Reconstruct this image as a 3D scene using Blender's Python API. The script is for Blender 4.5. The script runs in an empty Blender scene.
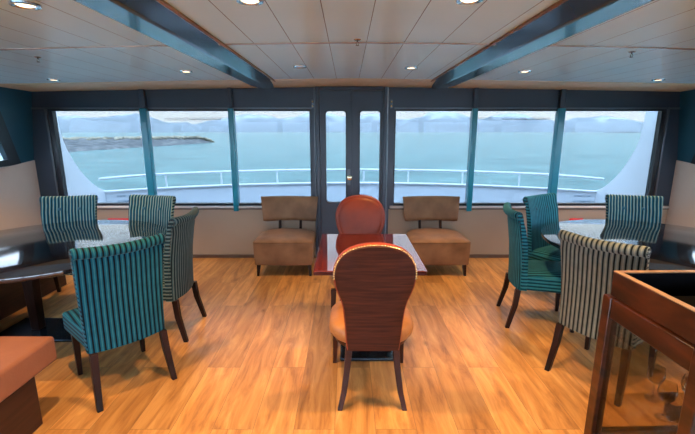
import bpy, bmesh, math, random
from mathutils import Vector, Matrix, noise
random.seed(7)
C = bpy.context.scene.collection
R = math.radians
PI = math.pi

# ------------------------------------------------------------------ materials
def srgb(r, g, b):
    def f(c):
        c /= 255.0
        return c / 12.92 if c <= .04045 else ((c + .055) / 1.055) ** 2.4
    return (f(r), f(g), f(b), 1)

def new_mat(name):
    m = bpy.data.materials.new(name); m.use_nodes = True
    nt = m.node_tree
    return m, nt, nt.nodes['Principled BSDF']

def setin(b, **kw):
    for k, v in kw.items():
        k = k.replace('_', ' ')
        if k in b.inputs: b.inputs[k].default_value = v

def N(nt, t, **kw):
    n = nt.nodes.new(t)
    for k, v in kw.items(): setattr(n, k, v)
    return n

def ramp(nt, stops, interp='LINEAR'):
    n = nt.nodes.new('ShaderNodeValToRGB'); cr = n.color_ramp; cr.interpolation = interp
    while len(cr.elements) > 1: cr.elements.remove(cr.elements[-1])
    cr.elements[0].position = stops[0][0]; cr.elements[0].color = stops[0][1]
    for p, c in stops[1:]:
        e = cr.elements.new(p); e.color = c
    return n

def simple(name, col, rough=.5, metal=0, var=.12, scale=(6, 6, 6), bump=0, coat=0, bscale=60, **kw):
    """one colour, gently mottled, with an optional fine bump"""
    m, nt, b = new_mat(name)
    tc = N(nt, 'ShaderNodeTexCoord'); mp = N(nt, 'ShaderNodeMapping')
    mp.inputs['Scale'].default_value = scale
    nt.links.new(tc.outputs['Object'], mp.inputs['Vector'])
    no = N(nt, 'ShaderNodeTexNoise'); no.inputs['Scale'].default_value = 1.0; no.inputs['Detail'].default_value = 4
    nt.links.new(mp.outputs[0], no.inputs['Vector'])
    lo = tuple(c * (1 - var) for c in col[:3]) + (1,); hi = tuple(min(1, c * (1 + var)) for c in col[:3]) + (1,)
    rp = ramp(nt, [(.3, lo), (.7, hi)])
    nt.links.new(no.outputs['Fac'], rp.inputs[0]); nt.links.new(rp.outputs[0], b.inputs['Base Color'])
    setin(b, Roughness=rough, Metallic=metal)
    if coat: setin(b, Coat_Weight=coat, Coat_Roughness=.08)
    for k, v in kw.items(): setin(b, **{k: v})
    if bump:
        n2 = N(nt, 'ShaderNodeTexNoise'); n2.inputs['Scale'].default_value = bscale; n2.inputs['Detail'].default_value = 3
        nt.links.new(tc.outputs['Object'], n2.inputs['Vector'])
        bp = N(nt, 'ShaderNodeBump'); bp.inputs['Strength'].default_value = bump; bp.inputs['Distance'].default_value = .004
        nt.links.new(n2.outputs['Fac'], bp.inputs['Height']); nt.links.new(bp.outputs[0], b.inputs['Normal'])
    return m

def wood(name, c1, c2, rough=.3, scale=(3, 60, 60), coat=0, spec=.5):
    m, nt, b = new_mat(name)
    tc = N(nt, 'ShaderNodeTexCoord'); mp = N(nt, 'ShaderNodeMapping'); mp.inputs['Scale'].default_value = scale
    nt.links.new(tc.outputs['Object'], mp.inputs['Vector'])
    no = N(nt, 'ShaderNodeTexNoise'); no.inputs['Scale'].default_value = 1; no.inputs['Detail'].default_value = 6
    no.inputs['Distortion'].default_value = .6
    nt.links.new(mp.outputs[0], no.inputs['Vector'])
    rp = ramp(nt, [(.35, c1), (.68, c2)])
    nt.links.new(no.outputs['Fac'], rp.inputs[0]); nt.links.new(rp.outputs[0], b.inputs['Base Color'])
    setin(b, Roughness=rough, Specular_IOR_Level=spec)
    if coat: setin(b, Coat_Weight=coat, Coat_Roughness=.05)
    return m

def stripe_mat(name, main, pale, dark, period=.0285):
    """velvet stripes across local x (across z on the sides)"""
    m, nt, b = new_mat(name)
    tc = N(nt, 'ShaderNodeTexCoord')
    so = N(nt, 'ShaderNodeSeparateXYZ'); nt.links.new(tc.outputs['Object'], so.inputs[0])
    sn = N(nt, 'ShaderNodeSeparateXYZ'); nt.links.new(tc.outputs['Normal'], sn.inputs[0])
    ab = N(nt, 'ShaderNodeMath', operation='ABSOLUTE'); nt.links.new(sn.outputs[0], ab.inputs[0])
    gt = N(nt, 'ShaderNodeMath', operation='GREATER_THAN'); gt.inputs[1].default_value = .8
    nt.links.new(ab.outputs[0], gt.inputs[0])
    mx = N(nt, 'ShaderNodeMix'); mx.data_type = 'FLOAT'
    nt.links.new(gt.outputs[0], mx.inputs[0]); nt.links.new(so.outputs[0], mx.inputs[2]); nt.links.new(so.outputs[2], mx.inputs[3])
    ad = N(nt, 'ShaderNodeMath', operation='ADD'); ad.inputs[1].default_value = 10.0
    nt.links.new(mx.outputs[0], ad.inputs[0])
    dv = N(nt, 'ShaderNodeMath', operation='DIVIDE'); dv.inputs[1].default_value = period
    nt.links.new(ad.outputs[0], dv.inputs[0])
    fr = N(nt, 'ShaderNodeMath', operation='FRACT'); nt.links.new(dv.outputs[0], fr.inputs[0])
    rp = ramp(nt, [(0, dark), (.26, dark), (.34, main), (.52, main), (.60, pale), (.72, pale), (.80, main), (.93, main), (1, dark)])
    nt.links.new(fr.outputs[0], rp.inputs[0])
    no = N(nt, 'ShaderNodeTexNoise'); no.inputs['Scale'].default_value = 22; no.inputs['Detail'].default_value = 5
    nt.links.new(tc.outputs['Object'], no.inputs['Vector'])
    mr = N(nt, 'ShaderNodeMapRange'); mr.inputs[3].default_value = .68; mr.inputs[4].default_value = 1.3
    nt.links.new(no.outputs['Fac'], mr.inputs[0])
    hs = N(nt, 'ShaderNodeHueSaturation'); nt.links.new(rp.outputs[0], hs.inputs['Color']); nt.links.new(mr.outputs[0], hs.inputs['Value'])
    nt.links.new(hs.outputs[0], b.inputs['Base Color'])
    bp = N(nt, 'ShaderNodeBump'); bp.inputs['Strength'].default_value = .35; bp.inputs['Distance'].default_value = .004
    rh = ramp(nt, [(0, (0, 0, 0, 1)), (.28, (0, 0, 0, 1)), (.4, (1, 1, 1, 1)), (.88, (1, 1, 1, 1)), (1, (0, 0, 0, 1))])
    nt.links.new(fr.outputs[0], rh.inputs[0]); nt.links.new(rh.outputs[0], bp.inputs['Height']); nt.links.new(bp.outputs[0], b.inputs['Normal'])
    setin(b, Roughness=.75, Sheen_Weight=.08, Sheen_Roughness=.4, Specular_IOR_Level=.12)
    b.inputs['Sheen Tint'].default_value = (.6, .85, .9, 1)
    return m

def floor_mat():
    m, nt, b = new_mat('oak_planks')
    tc = N(nt, 'ShaderNodeTexCoord')
    mp = N(nt, 'ShaderNodeMapping'); mp.inputs['Rotation'].default_value = (0, 0, R(90)); mp.inputs['Location'].default_value = (.31, .07, 0)
    nt.links.new(tc.outputs['Object'], mp.inputs['Vector'])
    br = N(nt, 'ShaderNodeTexBrick'); br.offset = .37; br.squash = 1
    br.inputs['Scale'].default_value = 1; br.inputs['Brick Width'].default_value = 1.6; br.inputs['Row Height'].default_value = .225
    br.inputs['Mortar Size'].default_value = .0012; br.inputs['Mortar Smooth'].default_value = .1
    br.inputs['Color1'].default_value = (0, 0, 0, 1); br.inputs['Color2'].default_value = (1, 1, 1, 1); br.inputs['Mortar'].default_value = (.5, .5, .5, 1)
    nt.links.new(mp.outputs[0], br.inputs['Vector'])
    # grain, long along y and shifted per plank
    mg = N(nt, 'ShaderNodeMapping'); mg.inputs['Scale'].default_value = (15, 1.9, 1)
    nt.links.new(tc.outputs['Object'], mg.inputs['Vector'])
    sh = N(nt, 'ShaderNodeVectorMath', operation='MULTIPLY_ADD'); sh.inputs[1].default_value = (37, 11, 5)
    nt.links.new(br.outputs['Color'], sh.inputs[0]); nt.links.new(mg.outputs[0], sh.inputs[2])
    n1 = N(nt, 'ShaderNodeTexNoise'); n1.inputs['Scale'].default_value = 1.0; n1.inputs['Detail'].default_value = 7; n1.inputs['Roughness'].default_value = .65; n1.inputs['Distortion'].default_value = .7
    nt.links.new(sh.outputs[0], n1.inputs['Vector'])
    rp = ramp(nt, [(.22, FLOOR[0]), (.45, FLOOR[1]), (.62, FLOOR[2]), (.85, FLOOR[3])])
    nt.links.new(n1.outputs['Fac'], rp.inputs[0])
    mr = N(nt, 'ShaderNodeMapRange'); mr.inputs[3].default_value = .78; mr.inputs[4].default_value = 1.18
    nt.links.new(br.outputs['Color'], mr.inputs[0])
    hs = N(nt, 'ShaderNodeHueSaturation'); nt.links.new(rp.outputs[0], hs.inputs['Color']); nt.links.new(mr.outputs[0], hs.inputs['Value'])
    # knots
    mk = N(nt, 'ShaderNodeMapping'); mk.inputs['Scale'].default_value = (4.4, 2.2, 1); nt.links.new(tc.outputs['Object'], mk.inputs['Vector'])
    vo = N(nt, 'ShaderNodeTexVoronoi'); vo.inputs['Scale'].default_value = 1.0; nt.links.new(mk.outputs[0], vo.inputs['Vector'])
    kr = ramp(nt, [(.0, (.22, .2, .18, 1)), (.05, (.6, .56, .52, 1)), (.12, (1, 1, 1, 1))]); nt.links.new(vo.outputs['Distance'], kr.inputs[0])
    mu = N(nt, 'ShaderNodeMix'); mu.data_type = 'RGBA'; mu.blend_type = 'MULTIPLY'; mu.inputs[0].default_value = .8
    nt.links.new(hs.outputs[0], mu.inputs[6]); nt.links.new(kr.outputs[0], mu.inputs[7])
    md = N(nt, 'ShaderNodeMix'); md.data_type = 'RGBA'; md.inputs[7].default_value = (.22, .12, .06, 1)
    nt.links.new(br.outputs['Fac'], md.inputs[0]); nt.links.new(mu.outputs[2], md.inputs[6])
    nt.links.new(md.outputs[2], b.inputs['Base Color'])
    setin(b, Roughness=.3, Specular_IOR_Level=.5)
    bp = N(nt, 'ShaderNodeBump'); bp.inputs['Strength'].default_value = .12; bp.inputs['Distance'].default_value = .003
    nt.links.new(n1.outputs['Fac'], bp.inputs['Height']); nt.links.new(bp.outputs[0], b.inputs['Normal'])
    return m

def ceiling_mat():
    m, nt, b = new_mat('ceiling_panels')
    tc = N(nt, 'ShaderNodeTexCoord'); s = N(nt, 'ShaderNodeSeparateXYZ'); nt.links.new(tc.outputs['Object'], s.inputs[0])
    def line(out, period, off, half):
        a = N(nt, 'ShaderNodeMath', operation='ADD'); a.inputs[1].default_value = off; nt.links.new(out, a.inputs[0])
        d = N(nt, 'ShaderNodeMath', operation='DIVIDE'); d.inputs[1].default_value = period; nt.links.new(a.outputs[0], d.inputs[0])
        fr = N(nt, 'ShaderNodeMath', operation='FRACT'); nt.links.new(d.outputs[0], fr.inputs[0])
        su = N(nt, 'ShaderNodeMath', operation='SUBTRACT'); su.inputs[1].default_value = .5; nt.links.new(fr.outputs[0], su.inputs[0])
        ab = N(nt, 'ShaderNodeMath', operation='ABSOLUTE'); nt.links.new(su.outputs[0], ab.inputs[0])
        l = N(nt, 'ShaderNodeMath', operation='LESS_THAN'); l.inputs[1].default_value = half / period; nt.links.new(ab.outputs[0], l.inputs[0])
        return l.outputs[0]
    lx = line(s.outputs[0], .2346, 10 + .054 + .1173 - .0854, .0022)
    mx = N(nt, 'ShaderNodeMix'); mx.data_type = 'RGBA'
    no = N(nt, 'ShaderNodeTexNoise'); no.inputs['Scale'].default_value = 1.3; nt.links.new(tc.outputs['Object'], no.inputs['Vector'])
    rp = ramp(nt, [(.3, CEIL[0]), (.7, CEIL[1])]); nt.links.new(no.outputs['Fac'], rp.inputs[0])
    nt.links.new(rp.outputs[0], mx.inputs[6]); mx.inputs[7].default_value = (.03, .035, .04, 1)
    nt.links.new(lx, mx.inputs[0]); nt.links.new(mx.outputs[2], b.inputs['Base Color'])
    setin(b, Roughness=.33, Specular_IOR_Level=.5)
    return m

def glass_mat(name='thin_window_glass', tint=(.97, .99, 1, 1), refl=.05):
    m = bpy.data.materials.new(name); m.use_nodes = True; nt = m.node_tree
    nt.nodes.remove(nt.nodes['Principled BSDF']); out = nt.nodes['Material Output']
    t = N(nt, 'ShaderNodeBsdfTransparent'); t.inputs[0].default_value = tint
    g = N(nt, 'ShaderNodeBsdfGlossy'); g.inputs['Roughness'].default_value = .01
    lw = N(nt, 'ShaderNodeLayerWeight'); lw.inputs[0].default_value = .12
    mr = N(nt, 'ShaderNodeMapRange'); mr.inputs[3].default_value = refl * .5; mr.inputs[4].default_value = min(1, refl * 10)
    nt.links.new(lw.outputs['Fresnel'], mr.inputs[0])
    mx = N(nt, 'ShaderNodeMixShader'); nt.links.new(mr.outputs[0], mx.inputs[0]); nt.links.new(t.outputs[0], mx.inputs[1]); nt.links.new(g.outputs[0], mx.inputs[2])
    nt.links.new(mx.outputs[0], out.inputs[0])
    return m

def film_mat():
    m = bpy.data.materials.new('window_film'); m.use_nodes = True; nt = m.node_tree
    b = nt.nodes['Principled BSDF']; setin(b, Roughness=.6); b.inputs['Base Color'].default_value = (.30, .36, .40, 1); b.inputs['Alpha'].default_value = .16
    return m

def emit_mat(name, col, s):
    m = bpy.data.materials.new(name); m.use_nodes = True; nt = m.node_tree
    b = nt.nodes['Principled BSDF']; b.inputs['Base Color'].default_value = col
    b.inputs['Emission Color'].default_value = col; b.inputs['Emission Strength'].default_value = s
    return m

def sea_mat():
    m, nt, b = new_mat('sea_water')
    tc = N(nt, 'ShaderNodeTexCoord')
    mp = N(nt, 'ShaderNodeMapping'); mp.inputs['Scale'].default_value = (.6, 1.0, 1); nt.links.new(tc.outputs['Object'], mp.inputs['Vector'])
    n1 = N(nt, 'ShaderNodeTexNoise'); n1.inputs['Scale'].default_value = 1.1; n1.inputs['Detail'].default_value = 6; n1.inputs['Roughness'].default_value = .6
    nt.links.new(mp.outputs[0], n1.inputs['Vector'])
    bp = N(nt, 'ShaderNodeBump'); bp.inputs['Strength'].default_value = .8; bp.inputs['Distance'].default_value = .35
    nt.links.new(n1.outputs['Fac'], bp.inputs['Height']); nt.links.new(bp.outputs[0], b.inputs['Normal'])
    n2 = N(nt, 'ShaderNodeTexNoise'); n2.inputs['Scale'].default_value = .35; n2.inputs['Detail'].default_value = 7; n2.inputs['Roughness'].default_value = .7; nt.links.new(mp.outputs[0], n2.inputs['Vector'])
    rp = ramp(nt, [(.38, SEA[0]), (.62, SEA[1])]); nt.links.new(n2.outputs['Fac'], rp.inputs[0]); nt.links.new(rp.outputs[0], b.inputs['Base Color'])
    setin(b, Roughness=.25, IOR=1.33, Specular_IOR_Level=.35)
    return m

def rock_mat():
    m, nt, b = new_mat('grey_gravel_rock')
    tc = N(nt, 'ShaderNodeTexCoord')
    vo = N(nt, 'ShaderNodeTexVoronoi'); vo.inputs['Scale'].default_value = .9; nt.links.new(tc.outputs['Object'], vo.inputs['Vector'])
    rp = ramp(nt, [(0, (.05, .05, .055, 1)), (.5, (.11, .108, .11, 1)), (1, (.22, .21, .19, 1))])
    nt.links.new(vo.outputs['Color'], rp.inputs[0]); nt.links.new(rp.outputs[0], b.inputs['Base Color']); setin(b, Roughness=.9)
    return m

def mountain_mat():
    m, nt, b = new_mat('snowy_mountain')
    tc = N(nt, 'ShaderNodeTexCoord')
    no = N(nt, 'ShaderNodeTexNoise'); no.inputs['Scale'].default_value = .006; no.inputs['Detail'].default_value = 8; nt.links.new(tc.outputs['Object'], no.inputs['Vector'])
    s = N(nt, 'ShaderNodeSeparateXYZ'); nt.links.new(tc.outputs['Object'], s.inputs[0])
    mr = N(nt, 'ShaderNodeMapRange'); mr.inputs[1].default_value = 0; mr.inputs[2].default_value = 420; nt.links.new(s.outputs[2], mr.inputs[0])
    ad = N(nt, 'ShaderNodeMath', operation='ADD'); nt.links.new(no.outputs['Fac'], ad.inputs[0]); nt.links.new(mr.outputs[0], ad.inputs[1])
    rp = ramp(nt, [(.55, (.14, .15, .165, 1)), (.82, (.18, .19, .21, 1)), (.98, (.36, .37, .39, 1))]); nt.links.new(ad.outputs[0], rp.inputs[0])
    nt.links.new(rp.outputs[0], b.inputs['Base Color']); setin(b, Roughness=1, Specular_IOR_Level=.1)
    return m

FLOOR = [srgb(118, 76, 42), srgb(190, 134, 76), srgb(216, 162, 98), srgb(236, 192, 130)]
CEIL = [srgb(198, 229, 239), srgb(206, 237, 246)]
SEA = [(.035, .14, .15, 1), (.095, .235, .235, 1)]
BACK_FILL = 3.8
SLATE = (.036, .052, .075, 1)

M = {}
M['floor'] = floor_mat(); M['ceiling'] = ceiling_mat()
M['ceiling_trim'] = simple('cream_ceiling_border', srgb(212, 196, 160), .45, var=.05)
M['slate'] = simple('slate_blue_paint', SLATE, .38, var=.1, scale=(2, 2, 2))
M['slate_side'] = simple('deep_blue_paint', (.012, .075, .115, 1), .4, var=.15, scale=(2, 2, 2))
M['beige'] = simple('beige_wall_panel', srgb(168, 150, 131), .6, var=.05, scale=(1.5, 2, 1.5), Specular_IOR_Level=.3)
M['side_panel'] = simple('lit_side_panel', srgb(200, 184, 170), .6, var=.05, scale=(2, 2, 2), Specular_IOR_Level=.3)  # beige panel lightened for daylight from the windows opposite
M['sill'] = simple('pale_window_sill', srgb(205, 200, 194), .35, var=.04)
M['black_frame'] = simple('black_window_gasket', (.012, .014, .018, 1), .35, var=.2)
M['grey_metal'] = simple('brushed_grey_frame', (.13, .15, .17, 1), .3, metal=.6, var=.1)
M['skirting'] = simple('brown_skirting', srgb(92, 74, 62), .5, var=.1)
M['teal_post'] = simple('teal_lower_post', (.003, .22, .31, 1), .3, var=.08, coat=.4)
M['beam'] = simple('glossy_blue_grey_beam', (.055, .10, .14, 1), .22, metal=.35, var=.1, coat=.5, scale=(2, .6, 2))
M['glass'] = glass_mat(); M['tinted'] = glass_mat('view_dimming_glass', (.57, .585, .575, 1), .012); M['cab_glass'] = glass_mat('cabinet_glass', (.95, .95, .93, 1), .05); M['smoked'] = glass_mat('smoked_cabinet_glass', (.74, .67, .58, 1), .05)  # tint of the far panes is added to dim the view outside
M['goblet'] = glass_mat('goblet_glass', (.93, .95, .95, 1), .07)
M['film'] = film_mat()
M['white_hull'] = simple('white_hull_paint', srgb(240, 243, 248), .35, var=.02)
M['white_rail'] = simple('white_rail_paint', srgb(236, 240, 244), .3, var=.02)
M['deck_out'] = simple('grey_outer_deck', srgb(150, 160, 168), .6, var=.1)
M['mark'] = simple('faint_blue_lettering', srgb(150, 172, 190), .6)
M['sea'] = sea_mat(); M['rock'] = rock_mat(); M['mountain'] = mountain_mat()
M['rock_pale'] = simple('pale_boulder', srgb(140, 130, 112), .9, var=.6, scale=(.5, .5, .5))
M['dark_wood'] = wood('dark_mahogany_leg', (.008, .004, .003, 1), (.028, .009, .006, 1), .4, (20, 20, 3), spec=.25)
M['brown_leg'] = wood('reddish_brown_leg', (.02, .006, .004, 1), (.07, .018, .009, 1), .35, (20, 20, 3), coat=.1, spec=.3)
M['table_black'] = wood('espresso_gloss_tabletop', (.008, .006, .007, 1), (.022, .015, .014, 1), .07, (2.5, 40, 10), coat=.6, spec=1.0)
M['table_red'] = wood('mahogany_gloss_tabletop', (.13, .012, .006, 1), (.24, .03, .012, 1), .06, (30, 2.5, 10), coat=1)
M['table_edge'] = wood('dark_red_table_edge', (.03, .004, .003, 1), (.05, .008, .005, 1), .35, (3, 3, 40), spec=.2)
M['cast_metal'] = simple('dark_cast_metal_base', (.035, .045, .055, 1), .22, metal=.7, var=.3)
M['rust_leather'] = simple('rust_red_leather', srgb(138, 50, 22), .5, var=.22, scale=(7, 7, 7), bump=.25, bscale=120)
M['back_panel'] = wood('reddish_brown_back_cloth', (.040, .0085, .004, 1), (.085, .019, .008, 1), .6, (4, 4, 70), spec=.25)
M['tan_leather'] = simple('tan_leather', srgb(172, 114, 64), .4, var=.22, scale=(8, 8, 8), bump=.2, bscale=120)
M['grey_piping'] = simple('grey_seat_edge', srgb(128, 120, 112), .5)
M['brass'] = simple('aged_brass_nail', (.75, .55, .25, 1), .25, metal=1)
M['taupe'] = simple('taupe_suede', srgb(136, 100, 70), .5, var=.3, scale=(5, 5, 5), bump=.15, bscale=90, Sheen_Weight=.05, Specular_IOR_Level=.3)
M['bench_leather'] = simple('terracotta_leather', srgb(152, 98, 72), .45, var=.14, scale=(5, 5, 5), bump=.2, bscale=90)
M['bench_base'] = wood('dark_red_bench_base', (.025, .009, .007, 1), (.05, .018, .012, 1), .4, (4, 4, 50))
M['cab_wood'] = wood('reddish_cabinet_wood', (.022, .006, .0025, 1), (.095, .024, .008, 1), .3, (14, 3, 14), coat=.25)
M['cab_edge'] = wood('worn_pale_cabinet_edge', (.22, .12, .06, 1), (.42, .27, .15, 1), .35, (22, 3, 22))
M['black'] = simple('matt_black_liner', (.003, .003, .004, 1), .9, Specular_IOR_Level=.05)
M['stripe_teal'] = stripe_mat('teal_striped_velvet', (.004, .090, .135, 1), (.03, .15, .175, 1), (.003, .006, .010, 1))  # one striped velvet in several tones, coloured for the light on each chair
M['stripe_mid'] = stripe_mat('warm_lit_teal_velvet', (.008, .14, .20, 1), (.36, .36, .22, 1), (.008, .016, .02, 1))
M['stripe_pale'] = stripe_mat('warm_lit_pale_velvet', (.16, .185, .165, 1), (.26, .26, .21, 1), (.008, .012, .014, 1))
M['stripe_grey'] = stripe_mat('lit_grey_teal_velvet', (.045, .11, .125, 1), (.19, .22, .19, 1), (.007, .012, .015, 1))
M['stripe_bright'] = stripe_mat('backlit_teal_velvet', (.008, .15, .21, 1), (.05, .22, .26, 1), (.005, .03, .045, 1))  # same velvet, lightened to stand for light from behind
M['button'] = simple('teal_button_cloth', (.008, .09, .13, 1), .6)
M['nail'] = simple('dark_nailhead', (.05, .05, .055, 1), .3, metal=.8)
M['red'] = simple('bright_red_strip', (.75, .02, .015, 1), .4)
M['chrome'] = simple('satin_steel', (.6, .6, .6, 1), .2, metal=1)
M['lamp_on'] = emit_mat('lit_lamp_lens', (1, .80, .50, 1), 2.5)
M['lamp_dim'] = emit_mat('unlit_lamp_lens', (.35, .33, .3, 1), .15)

# ------------------------------------------------------------------ mesh helpers
class MB:
    def __init__(s): s.v = []; s.f = []
    def add(s, vs, fs):
        o = len(s.v); s.v += [tuple(v) for v in vs]; s.f += [tuple(i + o for i in f) for f in fs]; return s
    def box(s, x0, x1, y0, y1, z0, z1):
        return s.add([(x0, y0, z0), (x1, y0, z0), (x1, y1, z0), (x0, y1, z0), (x0, y0, z1), (x1, y0, z1), (x1, y1, z1), (x0, y1, z1)],
                     [(0, 3, 2, 1), (4, 5, 6, 7), (0, 1, 5, 4), (1, 2, 6, 5), (2, 3, 7, 6), (3, 0, 4, 7)])
    def loft(s, rings, closed=True, caps=True):
        n = len(rings[0]); vs = [p for r in rings for p in r]; fs = []
        for i in range(len(rings) - 1):
            for j in range(n if closed else n - 1):
                a = i * n + j; b = i * n + (j + 1) % n
                fs.append((a, b, b + n, a + n))
        if caps: fs += [tuple(range(n))[::-1], tuple(range((len(rings) - 1) * n, len(rings) * n))]
        return s.add(vs, fs)
    def tube(s, pts, r, n=10):
        pts = [Vector(p) for p in pts]; rings = []
        for i, p in enumerate(pts):
            t = (pts[min(i + 1, len(pts) - 1)] - pts[max(i - 1, 0)]).normalized()
            up = Vector((0, 0, 1)) if abs(t.z) < .9 else Vector((1, 0, 0))
            a = t.cross(up).normalized(); b = a.cross(t).normalized()
            rr = r[i] if isinstance(r, (list, tuple)) else r
            rings.append([p + a * math.cos(k * 2 * PI / n) * rr + b * math.sin(k * 2 * PI / n) * rr for k in range(n)])
        return s.loft(rings)
    def lathe(s, prof, c=(0, 0, 0), n=24, caps=True):
        rings = [[(c[0] + r * math.cos(k * 2 * PI / n), c[1] + r * math.sin(k * 2 * PI / n), c[2] + z) for k in range(n)] for r, z in prof]
        return s.loft(rings, caps=caps)
    def leg(s, secs):
        """square sections: (x,y,z,half)"""
        return s.loft([[(x - h, y - h, z), (x + h, y - h, z), (x + h, y + h, z), (x - h, y + h, z)] for x, y, z, h in secs])
    def prism(s, outline, axis, a, b):
        def mk(p, q, w): return {'x': (w, p, q), 'y': (p, w, q), 'z': (p, q, w)}[axis]
        return s.loft([[mk(p, q, a) for p, q in outline], [mk(p, q, b) for p, q in outline]])
    def dome(s, c, r, d=(0, 0, 1), flat=.6, n=8):
        d = Vector(d).normalized(); up = Vector((0, 0, 1)) if abs(d.z) < .9 else Vector((1, 0, 0))
        a = d.cross(up).normalized(); b = a.cross(d); c = Vector(c); rings = []
        for th in (0, 35, 65, 85):
            rr = r * math.cos(R(th)); h = r * flat * math.sin(R(th))
            rings.append([c + d * h + a * rr * math.cos(k * 2 * PI / n) + b * rr * math.sin(k * 2 * PI / n) for k in range(n)])
        return s.loft(rings)
    def build(s, name, mat, parent=None, bevel=0, seg=2, smooth=True, sub=0, angle=38):
        me = bpy.data.meshes.new(name); me.from_pydata(s.v, [], s.f); me.update()
        bm = bmesh.new(); bm.from_mesh(me); bmesh.ops.recalc_face_normals(bm, faces=bm.faces); bm.to_mesh(me); bm.free()
        me.materials.append(mat)
        if smooth:
            for p in me.polygons: p.use_smooth = True
            if not sub: me.set_sharp_from_angle(angle=R(angle))
        o = bpy.data.objects.new(name, me); C.objects.link(o)
        if parent: o.parent = parent
        if bevel:
            m = o.modifiers.new('bevel', 'BEVEL'); m.width = bevel; m.segments = seg; m.limit_method = 'ANGLE'; m.angle_limit = R(40)
        if sub:
            m = o.modifiers.new('sub', 'SUBSURF'); m.levels = sub; m.render_levels = sub
        return o

def tag(o, label, cat=None, group=None):
    o['label'] = label
    if cat: o['category'] = cat
    if group: o['group'] = group
    return o
def empty(name, loc=(0, 0, 0), rz=0):
    o = bpy.data.objects.new(name, None); C.objects.link(o); o.location = loc; o.rotation_euler = (0, 0, rz); o.empty_display_size = .1
    return o
def copy_tree(o, parent=None):
    c = o.copy(); C.objects.link(c)
    if parent: c.parent = parent
    for ch in list(o.children): copy_tree(ch, c)
    return c
def struct(o): o['kind'] = 'structure'; return o

# ------------------------------------------------------------------ room shell
XL, XR, YB, YW, CH = -3.87, 4.07, -3.2, 5.0, 2.15
XC = .06
struct(MB().box(XL - .1, XR + .1, YB - .1, YW + .08, -.1, 0).build('floor', M['floor'], smooth=False))
def cz(x): return CH - .012 * abs(x - XC) ** 1.15
xs = [XL - .12 + (XR - XL + .24) * i / 40 for i in range(41)]
mb = MB()
mb.loft([[(x, YB - .1, cz(x)), (x, YW + .1, cz(x)), (x, YW + .1, 2.3), (x, YB - .1, 2.3)] for x in xs])
struct(mb.build('ceiling', M['ceiling'], angle=60))
# seam strip, cream border and beams of the ceiling
mb = MB(); mb.loft([[(x, 2.665 + .01 * (x - XC) ** 2, cz(x) - .005), (x, 2.69 + .01 * (x - XC) ** 2, cz(x) - .005), (x, 2.69 + .01 * (x - XC) ** 2, cz(x) + .002), (x, 2.665 + .01 * (x - XC) ** 2, cz(x) + .002)] for x in xs[1:-1]])
struct(mb.build('trim_1', wood('mottled_joint_strip', srgb(150, 128, 112), srgb(225, 225, 225), .2, (2, 2, 2))))  # steel-like seam, mottled from tan to near white
mb = MB(); mb.loft([[(x, 4.4, cz(x) - .003), (x, 4.42, cz(x) - .008), (x, 5.0, cz(x) - .02), (x, 5.0, cz(x) + .003), (x, 4.4, cz(x) + .003)] for x in xs[1:-1]])
struct(mb.build('trim_2', M['ceiling_trim']))

def wall_with_holes(axis_rects, y0, y1, mat, name):
    mb = MB()
    for (a, b, c, d) in axis_rects: mb.box(a, b, y0, y1, c, d)
    return struct(mb.build(name, mat, smooth=False))
ZB, ZT = .70, 1.87
wins = [(-3.62, -2.47), (-2.44, -1.42), (-1.39, -.45), (.575, 1.52), (1.55, 2.56), (2.59, 3.85)]
# far wall: header + piers in slate
rects = [(XL - .1, XR + .1, ZT, 2.2), (XL - .1, -3.62, .64, ZT), (3.85, XR + .1, .64, ZT), (-.45, -.39, 0, ZT), (.49, .575, 0, ZT),
         (-.39, .49, 2.1, 2.12)]
wf = wall_with_holes([(XL - .1, -.39, ZT, 2.2), (.49, XR + .1, ZT, 2.2), (-.39, .49, 2.125, 2.2), (XL - .1, -3.62, .64, ZT), (3.85, XR + .1, .64, ZT),
                      (-.45, -.39, 0, ZT), (.49, .575, 0, ZT)], YW, YW + .08, M['slate'], 'wall_far')
mb = MB(); mb.box(XL - .1, -.41, YW - .012, YW + .08, 0, .64); mb.box(.52, XR + .1, YW - .012, YW + .08, 0, .64)
struct(mb.build('trim_3', M['beige'], smooth=False))
mb = MB(); mb.box(XL, -.42, YW - .035, YW + .08, .655, .685); mb.box(.535, XR, YW - .035, YW + .08, .655, .685)
struct(mb.build('trim_4', M['sill'], bevel=.006))
mb = MB(); mb.box(XL, -.42, YW - .02, YW + .08, .64, .655); mb.box(.535, XR, YW - .02, YW + .08, .64, .655)
mb.box(XL, -.45, YW - .01, YW + .08, .685, .70); mb.box(.575, XR, YW - .01, YW + .08, .685, .70)
struct(mb.build('trim_5', M['black_frame']))
mb = MB(); mb.box(XL, -.42, YW - .03, YW - .012, 0, .045); mb.box(.53, XR, YW - .03, YW - .012, 0, .045)
struct(mb.build('baseboard_far', M['skirting'], bevel=.004))
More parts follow.
